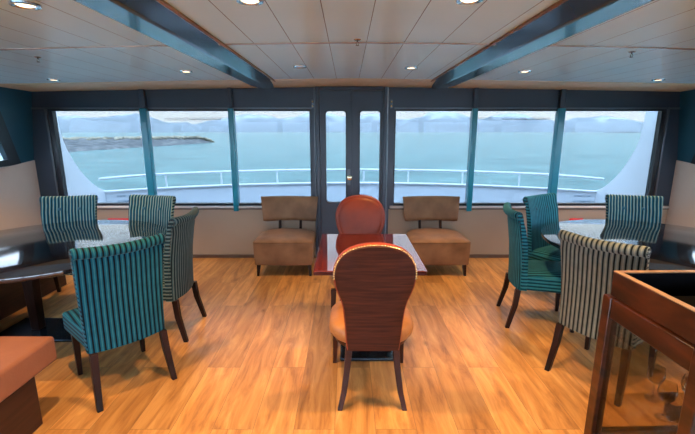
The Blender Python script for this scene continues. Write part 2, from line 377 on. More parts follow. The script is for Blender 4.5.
# header ledge line
for i, (a, b) in enumerate(wins):
    pane = MB().box(a, b, YW + .036, YW + .042, ZB, ZT).build('window_%d' % (i + 1), M['tinted'], smooth=False); struct(pane)
    fr = MB(); w = .022
    fr.box(a, b, YW - .008, YW + .06, ZT - w, ZT); fr.box(a, b, YW - .008, YW + .06, ZB, ZB + w * .7)
    if i in (0,): fr.box(a, a + .05, YW - .012, YW + .06, ZB + w * .7, ZT - w)
    else: fr.box(a, a + .012, YW - .008, YW + .06, ZB + w * .7, ZT - w)
    if i in (5,): fr.box(b - .05, b, YW - .012, YW + .06, ZB + w * .7, ZT - w)
    else: fr.box(b - .012, b, YW - .008, YW + .06, ZB + w * .7, ZT - w)
    fr.build('window_frame', M['black_frame'], pane, bevel=.003)
    if i in (0, 5):
        xx = (a - .028) if i == 0 else (b + .006)
        MB().box(xx, xx + .022, YW - .03, YW, .70, ZT + .02).build('frame_edge', M['grey_metal'], pane, bevel=.004)
    if i in (1, 4):
        z = 1.755; a0, b0 = (a + .2, b - .1) if i == 1 else (a + .05, b - .08)
        fl = MB().box(a0, b0, YW + .030, YW + .035, z - .018, z + .018).build('window_film_strip', M['film'], pane, smooth=False)
        mk = MB(); x = a0 + .3; rr = random.Random(i)
        while x < b0 - .05:
            w_ = rr.choice([.008, .012, .016]); h_ = rr.choice([.012, .016])
            mk.box(x, x + w_, YW + .0265, YW + .0295, z - .008, z - .008 + h_ * .5); mk.box(x, x + .004, YW + .0265, YW + .0295, z - .008, z - .008 + h_)
            x += w_ + .008
        mk.build('faint_lettering', M['white_rail'], fl, smooth=False)
# posts between the windows (teal below the header, slate over it)
for i, x in enumerate([-2.455, -1.405, 1.535, 2.575]):
    w = .042 if i in (0, 3) else .032
    p = struct(MB().box(x - w, x + w, YW - .055, YW + .03, .62 if i != 9 else .7, ZT + .01).build('trim_%d' % (10 + i), M['teal_post'], bevel=.012, seg=3))
    MB().box(x - w * .8, x + w * .8, YW - .045, YW - .002, ZT + .012, 2.125).build('post_head', M['slate'], p, bevel=.012, seg=3)
mb = MB(); mb.box(XL + .05, -.43, YW - .018, YW - .002, ZT + .0, ZT + .018); mb.box(.57, XR - .05, YW - .018, YW - .002, ZT, ZT + .018)
struct(mb.build('trim_6', M['grey_metal'], bevel=.003))
# door with two leaves
xc = .047
mb = MB(); mb.box(-.385, -.335, YW - .05, YW + .06, 0, 2.13); mb.box(.43, .48, YW - .05, YW + .06, 0, 2.13); mb.box(-.335, .43, YW - .05, YW + .06, 2.085, 2.13)
struct(mb.build('trim_7', M['slate'], bevel=.01))
mb = MB(); mb.box(-.405, -.393, YW - .03, YW - .001, 0, 2.12); mb.box(.485, .497, YW - .03, YW - .001, 0, 2.12); struct(mb.build('trim_8', M['grey_metal'], bevel=.003))
def rrect(x0, x1, z0, z1, r, n=5):
    out = []
    for cx_, cz_, a0 in ((x1 - r, z1 - r, 0), (x0 + r, z1 - r, 90), (x0 + r, z0 + r, 180), (x1 - r, z0 + r, 270)):
        for k in range(n + 1):
            a = R(a0 + 90 * k / n); out.append((cx_ + r * math.cos(a), cz_ + r * math.sin(a)))
    return out
def frame_with_hole(ox0, ox1, oz0, oz1, hx0, hx1, hz0, hz1, r, y0, y1):
    """slab with a rounded opening"""
    inner = rrect(hx0, hx1, hz0, hz1, r); n = len(inner)
    def proj(p):
        cx_, cz_ = (hx0 + hx1) / 2, (hz0 + hz1) / 2
        x, z = p; q = n // 4
        return x, z
    outer = []
    corners = [(ox1, oz1), (ox0, oz1), (ox0, oz0), (ox1, oz0)]
    for k, p in enumerate(inner):
        outer.append(corners[k // (n // 4)])
    mb = MB(); vs = []
    for y in (y0, y1):
        vs += [(x, y, z) for x, z in inner] + [(x, y, z) for x, z in corners]
    fs = []; q = n // 4
    for L in (0, 1):
        o = L * (n + 4)
        for c_ in range(4):
            for k in range(q - 1):
                fs.append((o + c_ * q + k, o + c_ * q + k + 1, o + n + c_))
            nx = (c_ + 1) % 4
            fs.append((o + c_ * q + q - 1, o + (nx * q), o + n + nx, o + n + c_))
    for k in range(n): fs.append((k, (k + 1) % n, (k + 1) % n + n + 4, k + n + 4))
    for c_ in range(4): fs.append((n + c_, n + (c_ + 1) % 4, n + (c_ + 1) % 4 + n + 4, n + c_ + n + 4))
    return mb.add(vs, fs)
for i, (l0, l1, g0, g1) in enumerate([(-.333, xc - .002, -.262, -.022), (xc + .002, .428, .152, .394)]):
    d = frame_with_hole(l0, l1, .01, 2.083, g0, g1, .735, 1.845, .035, YW - .03, YW + .02).build('door_%d' % (i + 1), M['slate'], smooth=False)
    struct(d)
    mb = MB(); inner = rrect(g0, g1, .735, 1.845, .035); outer = rrect(g0 - .014, g1 + .014, .721, 1.859, .045)
    rings = [[(x, y, z) for x, z in o_] for o_, y in ((outer, YW - .029), (outer, YW - .042), (inner, YW - .042), (inner, YW - .029))]
    mb.loft(rings, caps=False); mb.build('glazing_bead', M['black_frame'], d)
    MB().box(g0 - .005, g1 + .005, YW - .008, YW - .003, .73, 1.85).build('door_pane', M['tinted'], d, smooth=False)
    if i == 0:
        MB().box(xc - .05, xc - .005, YW - .036, YW - .0305, .95, 1.15).build('lock_plate', M['grey_metal'], d, bevel=.003)
        k = MB(); k.v = []
        rings = []
        for rr, dy in ((.012, 0), (.011, .03), (.03, .04), (.034, .055), (.03, .068), (.012, .075)):
            rings.append([(.025 + rr * math.cos(a * PI / 8), YW - .036 - dy, 1.05 + rr * math.sin(a * PI / 8)) for a in range(16)])
        k.loft(rings); k.build('door_knob', simple('pale_brass_knob', (.8, .72, .5, 1), .2, metal=1), d)
    else:
        MB().box(xc - .012, xc + .016, YW - .045, YW - .031, .01, 2.08).build('meeting_strip', M['slate'], d, bevel=.004)
for j, x in enumerate((-.42, .53)):
    c = empty('door_catch', (x, YW - .006, 1.93))
    for dz in (-.025, .025):
        MB().dome((0, 0, dz), .012, (0, -1, 0)).build('screw_head', M['brass'], c)
    MB().box(-.014, .014, -.0, .005, -.05, .05).build('plate', M['grey_metal'], c, bevel=.002)
    tag(c, 'small brass door catch on the slate wall, just %s of the double door' % ('left', 'right')[j], 'door catch', 'catches beside the double door')

# side walls: beige lower panel, big raked windows, slate above
def side_wall(x_in, sgn, name, wname):
    xo = x_in + sgn * .1
    def q(y, zz): return (y, zz)
    # panel top follows z = 1.26 near the far wall, dropping towards the camera
    zl = lambda y: 1.26 - .115 * (YW - y) if y > 4.0 else 1.145
    mb = MB(); x0, x1 = sorted((x_in, x_in + sgn * .12))
    ys = [YW - .012, 4.6, 4.0, 2.0, 0, YB]
    mb.loft([[(x0, y, 0), (x1, y, 0), (x1, y, zl(y)), (x0, y, zl(y))] for y in ys])
    w = struct(mb.build(name, M['side_panel'], smooth=False))
    # upper band with window openings between y segments
    X0, X1 = sorted((x_in + sgn * .035, x_in + sgn * .12))
    def tilt(o):
        for v in o.data.vertices:
            if v.co.z > 1.15: v.co.x -= sgn * .13 * (v.co.z - 1.15)
        return o
    def slab(yz, m, nm, par=None, xa=X0, xb=X1):
        return tilt(MB().prism(yz, 'x', xa, xb).build(nm, m, par, smooth=False))
    up = MB()
    up.prism([(4.79, 1.225), (YW, 1.25), (YW, 2.2), (4.4, 2.2), (4.4, 1.84), (4.52, 1.84)], 'x', X0, X1)
    up.prism([(YB, 1.84), (4.4, 1.84), (4.4, 2.2), (YB, 2.2)], 'x', X0, X1)
    for a, b in ((2.55, 2.65), (.75, .85), (-1.05, -.95), (YB, -2.85)):
        up.prism([(a, 1.145), (b, 1.145), (b, 1.84), (a, 1.84)], 'x', X0, X1)
    u = struct(tilt(up.build('wall_%s_upper' % wname, M['slate_side'], smooth=False)))
    n0 = 7 if sgn < 0 else 11
    segs = [[(2.65, 1.15), (4.79, 1.225), (4.52, 1.84), (2.65, 1.84)], [(.85, 1.145), (2.55, 1.145), (2.55, 1.84), (.85, 1.84)],
            [(-.95, 1.145), (.75, 1.145), (.75, 1.84), (-.95, 1.84)], [(-2.85, 1.145), (-1.05, 1.145), (-1.05, 1.84), (-2.85, 1.84)]]
    for k, s in enumerate(segs):
        xm = x_in + sgn * .08
        pn = struct(slab(s, M['glass'], 'window_%d' % (n0 + k), None, *sorted((xm, xm + sgn * .006))))
        cy = sum(p[0] for p in s) / 4; czz = sum(p[1] for p in s) / 4
        inn = []
        for p in s:
            inn.append((p[0] - (.10 if p[0] > cy else -.06), p[1] - (.07 if p[1] > czz else -.05)))
        if k == 0: inn[1] = (4.60, 1.29); inn[2] = (4.38, 1.78)
        mb = MB(); xa, xb = x_in + sgn * .02, x_in + sgn * .075
        mb.loft([[(xa, *p) for p in s], [(xb, *p) for p in s], [(xb, *p) for p in inn], [(xa, *p) for p in inn], [(xa, *p) for p in s]], caps=False)
        tilt(mb.build('window_frame', M['black_frame'], pn, smooth=False))
side_wall(XL, -1, 'wall_left', 'left'); side_wall(XR, 1, 'wall_right', 'right')
mb = MB(); mb.box(XL - .1, XR + .1, YB - .1, YB, 0, .8); mb.box(XL - .1, XR + .1, YB - .1, YB, 1.95, 2.2)
bxs = [XL + .15 + i * (XR - XL - .3) / 5 for i in range(6)]
mb.box(XL - .1, bxs[0], YB - .1, YB, .8, 1.95); mb.box(bxs[-1], XR + .1, YB - .1, YB, .8, 1.95)
for x in bxs[1:-1]: mb.box(x - .05, x + .05, YB - .1, YB, .8, 1.95)
struct(mb.build('wall_back', M['beige'], smooth=False))
for i in range(5):
    a, b = bxs[i] + (.05 if i else 0), bxs[i + 1] - (.05 if i < 4 else 0)
    p = struct(MB().box(a, b, YB - .06, YB - .054, .8, 1.95).build('window_%d' % (15 + i), M['glass'], smooth=False))  # unseen back windows, added to bring in cool daylight
    f = MB(); f.box(a, b, YB - .08, YB + .01, .8, .83); f.box(a, b, YB - .08, YB + .01, 1.92, 1.95); f.box(a, a + .03, YB - .08, YB + .01, .83, 1.92); f.box(b - .03, b, YB - .08, YB + .01, .83, 1.92)
    f.build('window_frame', M['black_frame'], p)
mb = MB(); mb.box(XL - .12, XR + .12, YB - .12, YW + .1, 2.31, 2.36); struct(mb.build('roof', M['white_hull'], smooth=False))

# ceiling beams
for i, s in enumerate((-1, 1)):
    xi, xo = (XC + s * .93, XC + s * 1.08)
    a = (XC + s * .845); b = XC + s * 1.13
    rings = []
    for y, k, dz in ((YB, 1, 0), (4.45, 1, 0), (4.75, .85, .012), (4.90, .7, .02), (4.985, .62, .02)):
        m_ = (xi + xo) / 2
        z0 = 2.075 + dz
        rings.append([(m_ + (xi - m_) * k, y, z0), (m_ + (xo - m_) * k, y, z0), (m_ + (b - m_) * k, y, 2.16), (m_ + (a - m_) * k, y, 2.16)])
    o = struct(MB().loft(rings).build('trim_%d' % (14 + i), M['beam'], bevel=.012, seg=3))
    ls = sorted((a - s * .016, a))
    MB().box(ls[0], ls[1], YB, 4.5, 2.128, 2.146).build('beam_edge_strip', wood('tan_edge_%d' % i, srgb(120, 84, 52), srgb(160, 118, 78), .5, (10, 2, 10)), o)

# downlights + sprinklers
def make_downlight(mat_lens):
    t = empty('ceiling_downlight')
    MB().lathe([(.052, .012), (.058, .004), (.056, -.004), (.044, -.006), (.038, .004), (.036, .012)], n=28, caps=False).build('trim_ring', M['chrome'], t)
    MB().lathe([(.037, .006), (.037, .001), (.030, -.003)], n=20).build('lamp_lens', mat_lens, t)
    return t
dl_on = make_downlight(M['lamp_on']); dl_off = make_downlight(M['lamp_dim']); used = {dl_on: False, dl_off: False}
def downlight(x, y, label, on=True, power=0, group='recessed downlights in the ceiling', size=84, blend=.45, col=(1, .57, .21)):
    src = dl_on if on else dl_off
    t = copy_tree(src) if used[src] else src
    used[src] = True
    t.location = (x, y, cz(x) - .004)
    if y > 4.4: t.location.z -= .012
    tag(t, label, 'ceiling light', group)
    if on and power:
        l = bpy.data.lights.new('spot', 'SPOT'); l.energy = power; l.color = col; l.spot_size = R(size); l.spot_blend = blend; l.shadow_soft_size = .018
        lo = bpy.data.objects.new('spot_lamp', l); C.objects.link(lo); lo.location = (x, y, cz(x) - .03)
P1, P2 = 82, 50
far = [(-2.903, 4.146, 'leftmost of the far row, by the corner'), (-1.438, 3.756, 'just left of the left beam'), (-.403, 3.588, 'unlit, just right of the left beam'),
       (.548, 3.642, 'between the beams, nearest the door on the right'), (1.58, 3.756, 'just right of the right beam'), (3.071, 4.146, 'rightmost of the far row, by the corner')]
for x, y, w in far: downlight(x, y, 'round recessed ceiling downlight, ' + w, on=(x != -.403), power=P2)
near = [(-1.37, 1.851, 'large at the top left edge of the picture'), (-.411, 1.838, 'cut by the top edge, left of centre'), (.512, 1.825, 'cut by the top edge, right of centre')]
for x, y, w in near: downlight(x, y, 'round recessed ceiling downlight, ' + w, power=P1)
for x, y in [(1.55, 1.85), (-2.9, 1.9), (3.05, 1.9)]: downlight(x, y, 'round recessed ceiling downlight of the nearer row, outside the picture', power=P1)
for x in (-2.7, -1.4, -.41, .51, 1.5, 2.8):  # unseen rows added behind the camera as extra warm light
    for y in (.1, -1.6): downlight(x, y, 'added round recessed ceiling downlight, unseen behind the camera', power=P1 * .15)

def make_sprinkler():
    t = empty('fire_sprinkler')
    MB().lathe([(.034, .01), (.036, 0), (.03, -.006), (.014, -.01)], n=20).build('escutcheon', M['chrome'], t)
    b = MB(); b.tube([(0, 0, -.008), (0, 0, -.022)], .008)
    for s in (-1, 1): b.tube([(s * .004, 0, -.02), (s * .014, 0, -.032), (s * .010, 0, -.046), (0, 0, -.052)], .0028, 6)
    b.build('sprinkler_body', M['nail'], t)
    MB().lathe([(.004, -.048), (.018, -.053), (.018, -.056), (.003, -.058)], n=16).build('deflector', M['nail'], t)
    return t
spr = make_sprinkler()
for i, (x, y, w) in enumerate([(.06, 2.60, 'at the middle of the ceiling between the beams'), (-2.19, 3.0, 'on the left part of the ceiling'), (1.905, 2.85, 'on the right part of the ceiling')]):
    t = spr if i == 0 else copy_tree(spr); t.location = (x, y, cz(x) - .001); t.scale = (.62, .62, .62); tag(t, 'small dark fire sprinkler head ' + w, 'sprinkler', 'ceiling sprinklers')

# ------------------------------------------------------------------ outside: deck, bulwark, rail, sea
struct(MB().box(-4.15, 4.25, YW + .08, 7.0, -.12, -.02).build('outer_deck', M['deck_out'], smooth=False))
by = lambda x: 6.9 - .022 * (x - XC) ** 2
bz = lambda x: .725 - .006 * (x - XC) ** 2
X = [-4.0 + 8.12 * i / 40 for i in range(41)]
mb = MB(); mb.loft([[(x, by(x), -.02), (x, by(x) + .06, -.02), (x, by(x) + .06, bz(x)), (x, by(x), bz(x))] for x in X])
bw = mb.build('bulwark', M['white_hull']); tag(bw, 'low curved white bulwark around the stern deck outside the windows', 'bulwark')
MB().loft([[(x, by(x) - .03, bz(x)), (x, by(x) + .08, bz(x)), (x, by(x) + .08, bz(x) + .022), (x, by(x) - .03, bz(x) + .022)] for x in X]).build('capping', M['white_rail'], bw, bevel=.005)
for s, x0 in ((-1, -3.82), (1, 3.78)):
    rr = random.Random(3)
    for row in range(2):
        x = 0; mk = MB()
        while x < .24:
            w = rr.uniform(.012, .022); h = .028
            xx = x0 + x; yy = by(xx) - .004; zz = .545 - row * .085
            mk.box(xx, xx + .005, yy - .003, yy + .001, zz, zz + h)
            mk.box(xx, xx + w, yy - .003, yy + .001, zz + h * rr.choice([0, .45, .8]), zz + h * .1 + h * rr.choice([.1, .5, .85]))
            x += w + .009
        tag(mk.build('faint_lettering', M['mark'], bw, smooth=False), 'faint blue-grey line of lettering')
rail = empty('deck_railing', (XC, 6.9, .72)); tag(rail, 'white tubular handrail on short posts above the stern bulwark', 'railing')
rz = lambda x: .965 - .0055 * (x - XC) ** 2
pts = []
for x in [-3.9 + 7.92 * i / 44 for i in range(45)]:
    a = abs(x - XC); k = max(0, a - 3.2)
    pts.append((x, by(x) - .55 * k * k + .02, rz(x)))
def rel(p): return (p[0] - XC, p[1] - 6.9, p[2] - .72)
MB().tube([rel(p) for p in pts], .02).build('handrail', M['white_rail'], rail)
for px in (-3.05, -2.15, -1.21, -.28, .28, 1.05, 1.97, 2.9):
    x = px if px != -.28 else -.5
    st = MB(); st.tube([rel((x, by(x) + .02, bz(x) + .02)), rel((x, by(x) + .02, rz(x)))], .014, 8); st.build('stanchion', M['white_rail'], rail)
out = [(5.12, 2.3), (5.69, 2.3), (5.685, 1.88), (5.69, 1.69), (5.72, 1.52), (5.78, 1.36), (5.88, 1.2), (6.0, 1.04), (6.12, .92), (6.24, .82), (6.38, .73), (6.5, .675), (6.62, .64), (6.62, -.1), (5.12, -.1)]
for s, x0 in ((-1, -4.0), (1, 4.1)):
    a, b = sorted((x0, x0 + s * .07))
    o = MB().prism(out, 'x', a, b).build('hull_wing_plate', M['white_hull'], bevel=.006)
    tag(o, 'white curved hull wing sweeping down outside the %s window' % ('leftmost' if s < 0 else 'rightmost'), 'hull plate', 'curved hull plates beside the stern deck')
struct(MB().add([(-6000, -3000, -2), (6000, -3000, -2), (6000, 9000, -2), (-6000, 9000, -2)], [(0, 1, 2, 3)]).build('sea', M['sea'], smooth=False))

# breakwater: mound along a line
def mound():
    mb = MB(); n, mm = 110, 26; A = Vector((-78, 52)); B = Vector((-48.5, 146))
    rows = []
    d = (B - A).normalized(); nrm = Vector((d.y, -d.x))
    for i in range(n):
        t = i / (n - 1); c = A + (B - A) * t
        tip = min(1, (1 - t) * 9) ** .6
        row = []
        for j in range(mm):
            u = j / (mm - 1) * 2 - 1
            wd = (4 + 24 * (1 - t)) * tip + .2
            p = c + nrm * (u * wd if u < 0 else u * wd)
            h = 2.6 * (1 - abs(u) ** 1.35) * tip * (1 + .0 * t)
            h += .35 * noise.noise(Vector((p.x * .5, p.y * .5, 0))) * tip
            row.append((p.x, p.y, -2.4 + max(0, h)))
        rows.append(row)
    mb.loft(rows, closed=False, caps=False)
    return mb, A, B, d, nrm
mb, A, B, dd, nrm = mound()
bwk = mb.build('rocky_breakwater', M['rock'], smooth=False); tag(bwk, 'long low breakwater of grey gravel running out into the sea at left', 'breakwater')
rk = MB(); rr = random.Random(5)
ico = bmesh.new(); bmesh.ops.create_icosphere(ico, subdivisions=1, radius=1); iv = [v.co.copy() for v in ico.verts]; ico_f = [tuple(v.index for v in f.verts) for f in ico.faces]; ico.free()
for k in range(650):
    t = rr.random(); c = A + (B - A) * t; tip = min(1, (1 - t) * 9) ** .6
    p = c + nrm * rr.uniform(-3.2, 4.0) * tip; r = rr.uniform(.3, .75)
    z0 = -2.4 + 2.35 * tip
    rk.add([(p.x + v.x * r * rr.uniform(.8, 1.2), p.y + v.y * r * rr.uniform(.8, 1.2), z0 + v.z * r * rr.uniform(.6, 1)) for v in iv], ico_f)
o = rk.build('boulders', M['rock_pale'], bwk, smooth=False); o['kind'] = 'stuff'
tag(o, 'pale boulders along the crest')

# mountains
def ridge(name, y, prof, depth, label, seed):
    """prof: list of (x, height)"""
    mb = MB(); n, mm = 150, 14; x0, x1 = prof[0][0], prof[-1][0]; rows = []
    def H(x):
        for (a, ha), (b, hb) in zip(prof, prof[1:]):
            if a <= x <= b:
                t = (x - a) / (b - a); t = t * t * (3 - 2 * t); return ha + (hb - ha) * t
        return 0
    for i in range(n):
        x = x0 + (x1 - x0) * i / (n - 1); row = []
        for j in range(mm):
            u = j / (mm - 1) * 2 - 1
            base = .72 * H(x) * (1 - abs(u)) ** .9
            nz = noise.fractal(Vector((x * .004, u * 3, seed)), 1.0, 2.0, 5)
            row.append((x, y + u * depth, -2 + max(-1, base * (1 + .22 * nz))))
        rows.append(row)
    mb.loft(rows, closed=False, caps=False)
    o = struct(mb.build(name, M['mountain'], smooth=True, angle=80)); return o
ridge('mountain_ridge', 5200, [(-5200, 150), (-4300, 240), (-3600, 300), (-3000, 200), (-2100, 120), (-1700, 210), (-1250, 330), (-800, 250), (-350, 350), (0, 260), (350, 360), (700, 230), (1150, 370), (1600, 250), (2050, 330), (2600, 210), (3300, 290), (3900, 150), (5200, 110)], 600, '', 1)
ridge('mountain_headland', 3600, [(-3600, 0), (-2700, 170), (-1850, 215), (-1500, 120), (-1150, 35), (-950, 0)], 420, '', 4)
ridge('mountain_slope', 4300, [(350, 0), (750, 170), (1080, 210), (1500, 110), (1950, 190), (2400, 60), (2700, 0)], 420, '', 7)
mb = MB(); mb.loft([[(x, 1500 - 12, -2), (x, 1500, -2 + h), (x, 1512, -2)] for x, h in ((930, 0), (960, 4), (1020, 5.5), (1090, 4.5), (1150, 7), (1250, 8), (1400, 8))], closed=False, caps=False)
struct(mb.build('distant_spit', M['rock'], smooth=False))
# haze over the far sea
hz = MB().box(-5900, 5900, 700, 3100, -1.9, 900).build('sea_haze', M['glass'], smooth=False)
hm = bpy.data.materials.new('haze_volume'); hm.use_nodes = True; nt = hm.node_tree; nt.nodes.remove(nt.nodes['Principled BSDF'])
vs = N(nt, 'ShaderNodeVolumeScatter'); vs.inputs['Density'].default_value = .00008; vs.inputs['Color'].default_value = (.97, .985, 1, 1)
nt.links.new(vs.outputs[0], nt.nodes['Material Output'].inputs['Volume'])
hz.data.materials.clear(); hz.data.materials.append(hm)
hz['kind'] = 'stuff'; hz['label'] = 'pale haze hanging over the far sea'; hz['category'] = 'haze'

# ------------------------------------------------------------------ furniture
def make_striped_chair(mat):
    t = empty('dining_chair')
    # seat
    mb = MB(); nx, ny = 9, 9; x_ = lambda u, v: u * (.232 + .018 * v)
    top = []; 
    rings = []
    def grid(zf, flip):
        return [[(x_(u, v), -.19 + (v + 1) / 2 * .46, zf(u, v)) for u in [i / 4 - 1 for i in range(9)]] for v in [j / 4 - 1 for j in range(9)]]
    g1 = grid(lambda u, v: .462 + .028 * (1 - u ** 4) * (1 - v ** 4), 0); g0 = grid(lambda u, v: .335, 0)
    vs = [p for r in g1 for p in r] + [p for r in g0 for p in r]; fs = []
    for o_ in (0, 81):
        for j in range(8):
            for i in range(8):
                a = o_ + j * 9 + i; fs.append((a, a + 1, a + 10, a + 9))
    per = [i for i in range(9)] + [9 * j + 8 for j in range(1, 9)] + [72 + i for i in range(7, -1, -1)] + [9 * j for j in range(7, 0, -1)]
    for k in range(len(per)):
        a, b = per[k], per[(k + 1) % len(per)]; fs.append((a, b, b + 81, a + 81))
    mb.add(vs, fs); mb.build('seat', mat, t, bevel=.022, seg=3, angle=60)
    # scroll back
    prof = [(-.168, .335), (-.172, .45), (-.180, .58), (-.196, .72), (-.218, .84), (-.240, .900), (-.250, .938)]
    cy, cz_, r = -.286, .950, .032
    for a in (20, 50, 80, 110, 140, 170, 200, 230, 260, 290): prof.append((cy + r * math.cos(R(a)), cz_ + r * math.sin(R(a))))
    prof += [(-.275, .865), (-.262, .78), (-.246, .66), (-.236, .52), (-.232, .40), (-.230, .335)]
    cen = lambda z: (-.20 - max(0, z - .35) ** 2 * .23)
    cols = []; us = [-1, -.985, -.93, -.8, -.6, -.4, -.2, 0, .2, .4, .6, .8, .93, .985, 1]
    for u in us:
        k = {1: .55, .985: .82, .93: .97}.get(abs(u), 1)
        ring = []
        for (y, z) in prof:
            hw = .222 + .026 * max(0, (z - .4) / .6) ** 1.2
            yc = cen(z) if z < .88 else -.28 if z > .9 else cen(z)
            yy = yc + (y - yc) * k
            zz = z - (1 - k) * .03 * (1 if z > .9 else 0) + .010 * u * u * (1 if z > .9 else 0)
            ring.append((u * hw, yy + .040 * u * u, zz))
        cols.append(ring)
    bk = MB().loft(cols).build('backrest', mat, t, angle=50)
    for s in (-1, 1):
        MB().dome((s * .085, -.222, .86), .017, (0, 1, 0)).build('button', M['button'], bk)
        nl = MB()
        for k in range(24):
            z = .37 + k * .0235; hw = .222 + .026 * max(0, (z - .4) / .6) ** 1.2
            nl.dome((s * (hw - .002), cen(z) + .04 - .012, z), .0055, (s, 0, 0), n=6)
        for k in range(9):
            a = R(k * 40); nl.dome((s * .246, cy + .04 + .020 * math.cos(a), cz_ + .004 + .020 * math.sin(a)), .0055, (s, 0, 0), n=6)
        nl.build('nailhead_trim', M['nail'], bk)
    for s in (-1, 1):
        MB().leg([(s * .20, .235, .336, .020), (s * .20, .238, .2, .018), (s * .202, .243, 0, .013)]).build('leg', M['dark_wood'], t, bevel=.003)
        MB().leg([(s * .198, -.198, .336, .021), (s * .205, -.212, .2, .0195), (s * .218, -.262, 0, .0155)]).build('leg', M['dark_wood'], t, bevel=.003)
    return t
G = 'striped dining chairs around the oval tables'
G = 'striped dining chairs around the round tables'
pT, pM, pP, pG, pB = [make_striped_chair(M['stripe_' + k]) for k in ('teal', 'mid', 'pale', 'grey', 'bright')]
usedp = set()
def place(proto, x, y, face, label):
    t = copy_tree(proto) if proto in usedp else proto
    usedp.add(proto); t.location = (x, y, 0); t.rotation_euler = (0, 0, R(face - 90)); tag(t, label, 'chair', G)
def by_rear(rx, ry, face):   # centre from the middle of the rear feet
    a = R(face); return rx + .262 * math.cos(a), ry + .262 * math.sin(a)
place(pT, *by_rear(-1.30, 2.215, 136), 136, 'teal and black striped chair, near left, its tall back turned to the camera')
place(pG, *by_rear(-1.262, 3.07, 181), 181, 'striped chair in lit grey-teal tones at the aisle side of the left table, facing left')
place(pM, *by_rear(-2.74, 3.90, -77), -77, 'striped chair in warm-lit teal and cream, leftmost behind the left table against the windows')
place(pM, *by_rear(-1.925, 3.92, -101), -101, 'teal striped chair behind the left table, right of the leftmost chair, facing the camera')
place(pB, *by_rear(1.375, 3.295, -11), -11, 'striped chair in backlit teal tones at the aisle side of the right table, seen from its side')
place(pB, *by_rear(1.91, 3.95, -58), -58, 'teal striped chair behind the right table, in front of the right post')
place(pM, *by_rear(2.84, 3.93, -104), -104, 'striped chair in warm-lit teal and cream, rightmost, behind the right table')
place(pP, *by_rear(1.495, 2.289, 34), 34, 'striped chair in warm-lit grey and cream, near right, its tall back turned to the camera')

def make_round_table():
    t = empty('round_table')
    MB().lathe([(.77, .705), (.82, .712), (.838, .722), (.842, .736), (.838, .748), (.828, .752), (.4, .752), (.01, .752)], n=96).build('tabletop', M['table_black'], t)
    for s in (-1, 1):
        MB().leg([(s * .21, 0, .70, .05), (s * .21, 0, .35, .04), (s * .21, 0, .022, .036)]).build('column', M['dark_wood'], t, bevel=.006)
    MB().box(-.47, .47, -.19, .19, 0, .022).build('base_plate', M['cast_metal'], t, bevel=.008)
    MB().box(-.5, .5, -.1, .1, .66, .706).build('underframe', M['dark_wood'], t, bevel=.005)
    return t
rt = make_round_table(); rt.location = (-2.33, 3.03, 0); tag(rt, 'large round black glossy table on the left side of the saloon', 'table', 'large round tables')
r2 = copy_tree(rt); r2.location = (2.46, 3.05, 0); tag(r2, 'large round black glossy table on the right side of the saloon', 'table', 'large round tables')

# small central table
ct = empty('coffee_table', (.147, 2.94, 0)); tag(ct, 'square glossy red mahogany table between two round-backed chairs', 'table')
MB().box(-.37, .37, -.48, .48, .713, .72).build('tabletop', M['table_red'], ct, bevel=.002)
MB().box(-.368, .368, -.478, .478, .688, .7125).build('table_edge', M['table_edge'], ct, bevel=.003)
MB().leg([(0, 0, .687, .05), (0, 0, .3, .04), (0, 0, .03, .045)]).build('column', M['cast_metal'], ct, bevel=.006)
MB().box(-.2, .2, -.37, .30, 0, .03).build('base_plate', M['cast_metal'], ct, bevel=.01)
MB().box(-.12, .12, -.12, .12, .0305, .045).build('column_foot', M['brown_leg'], ct, bevel=.004)

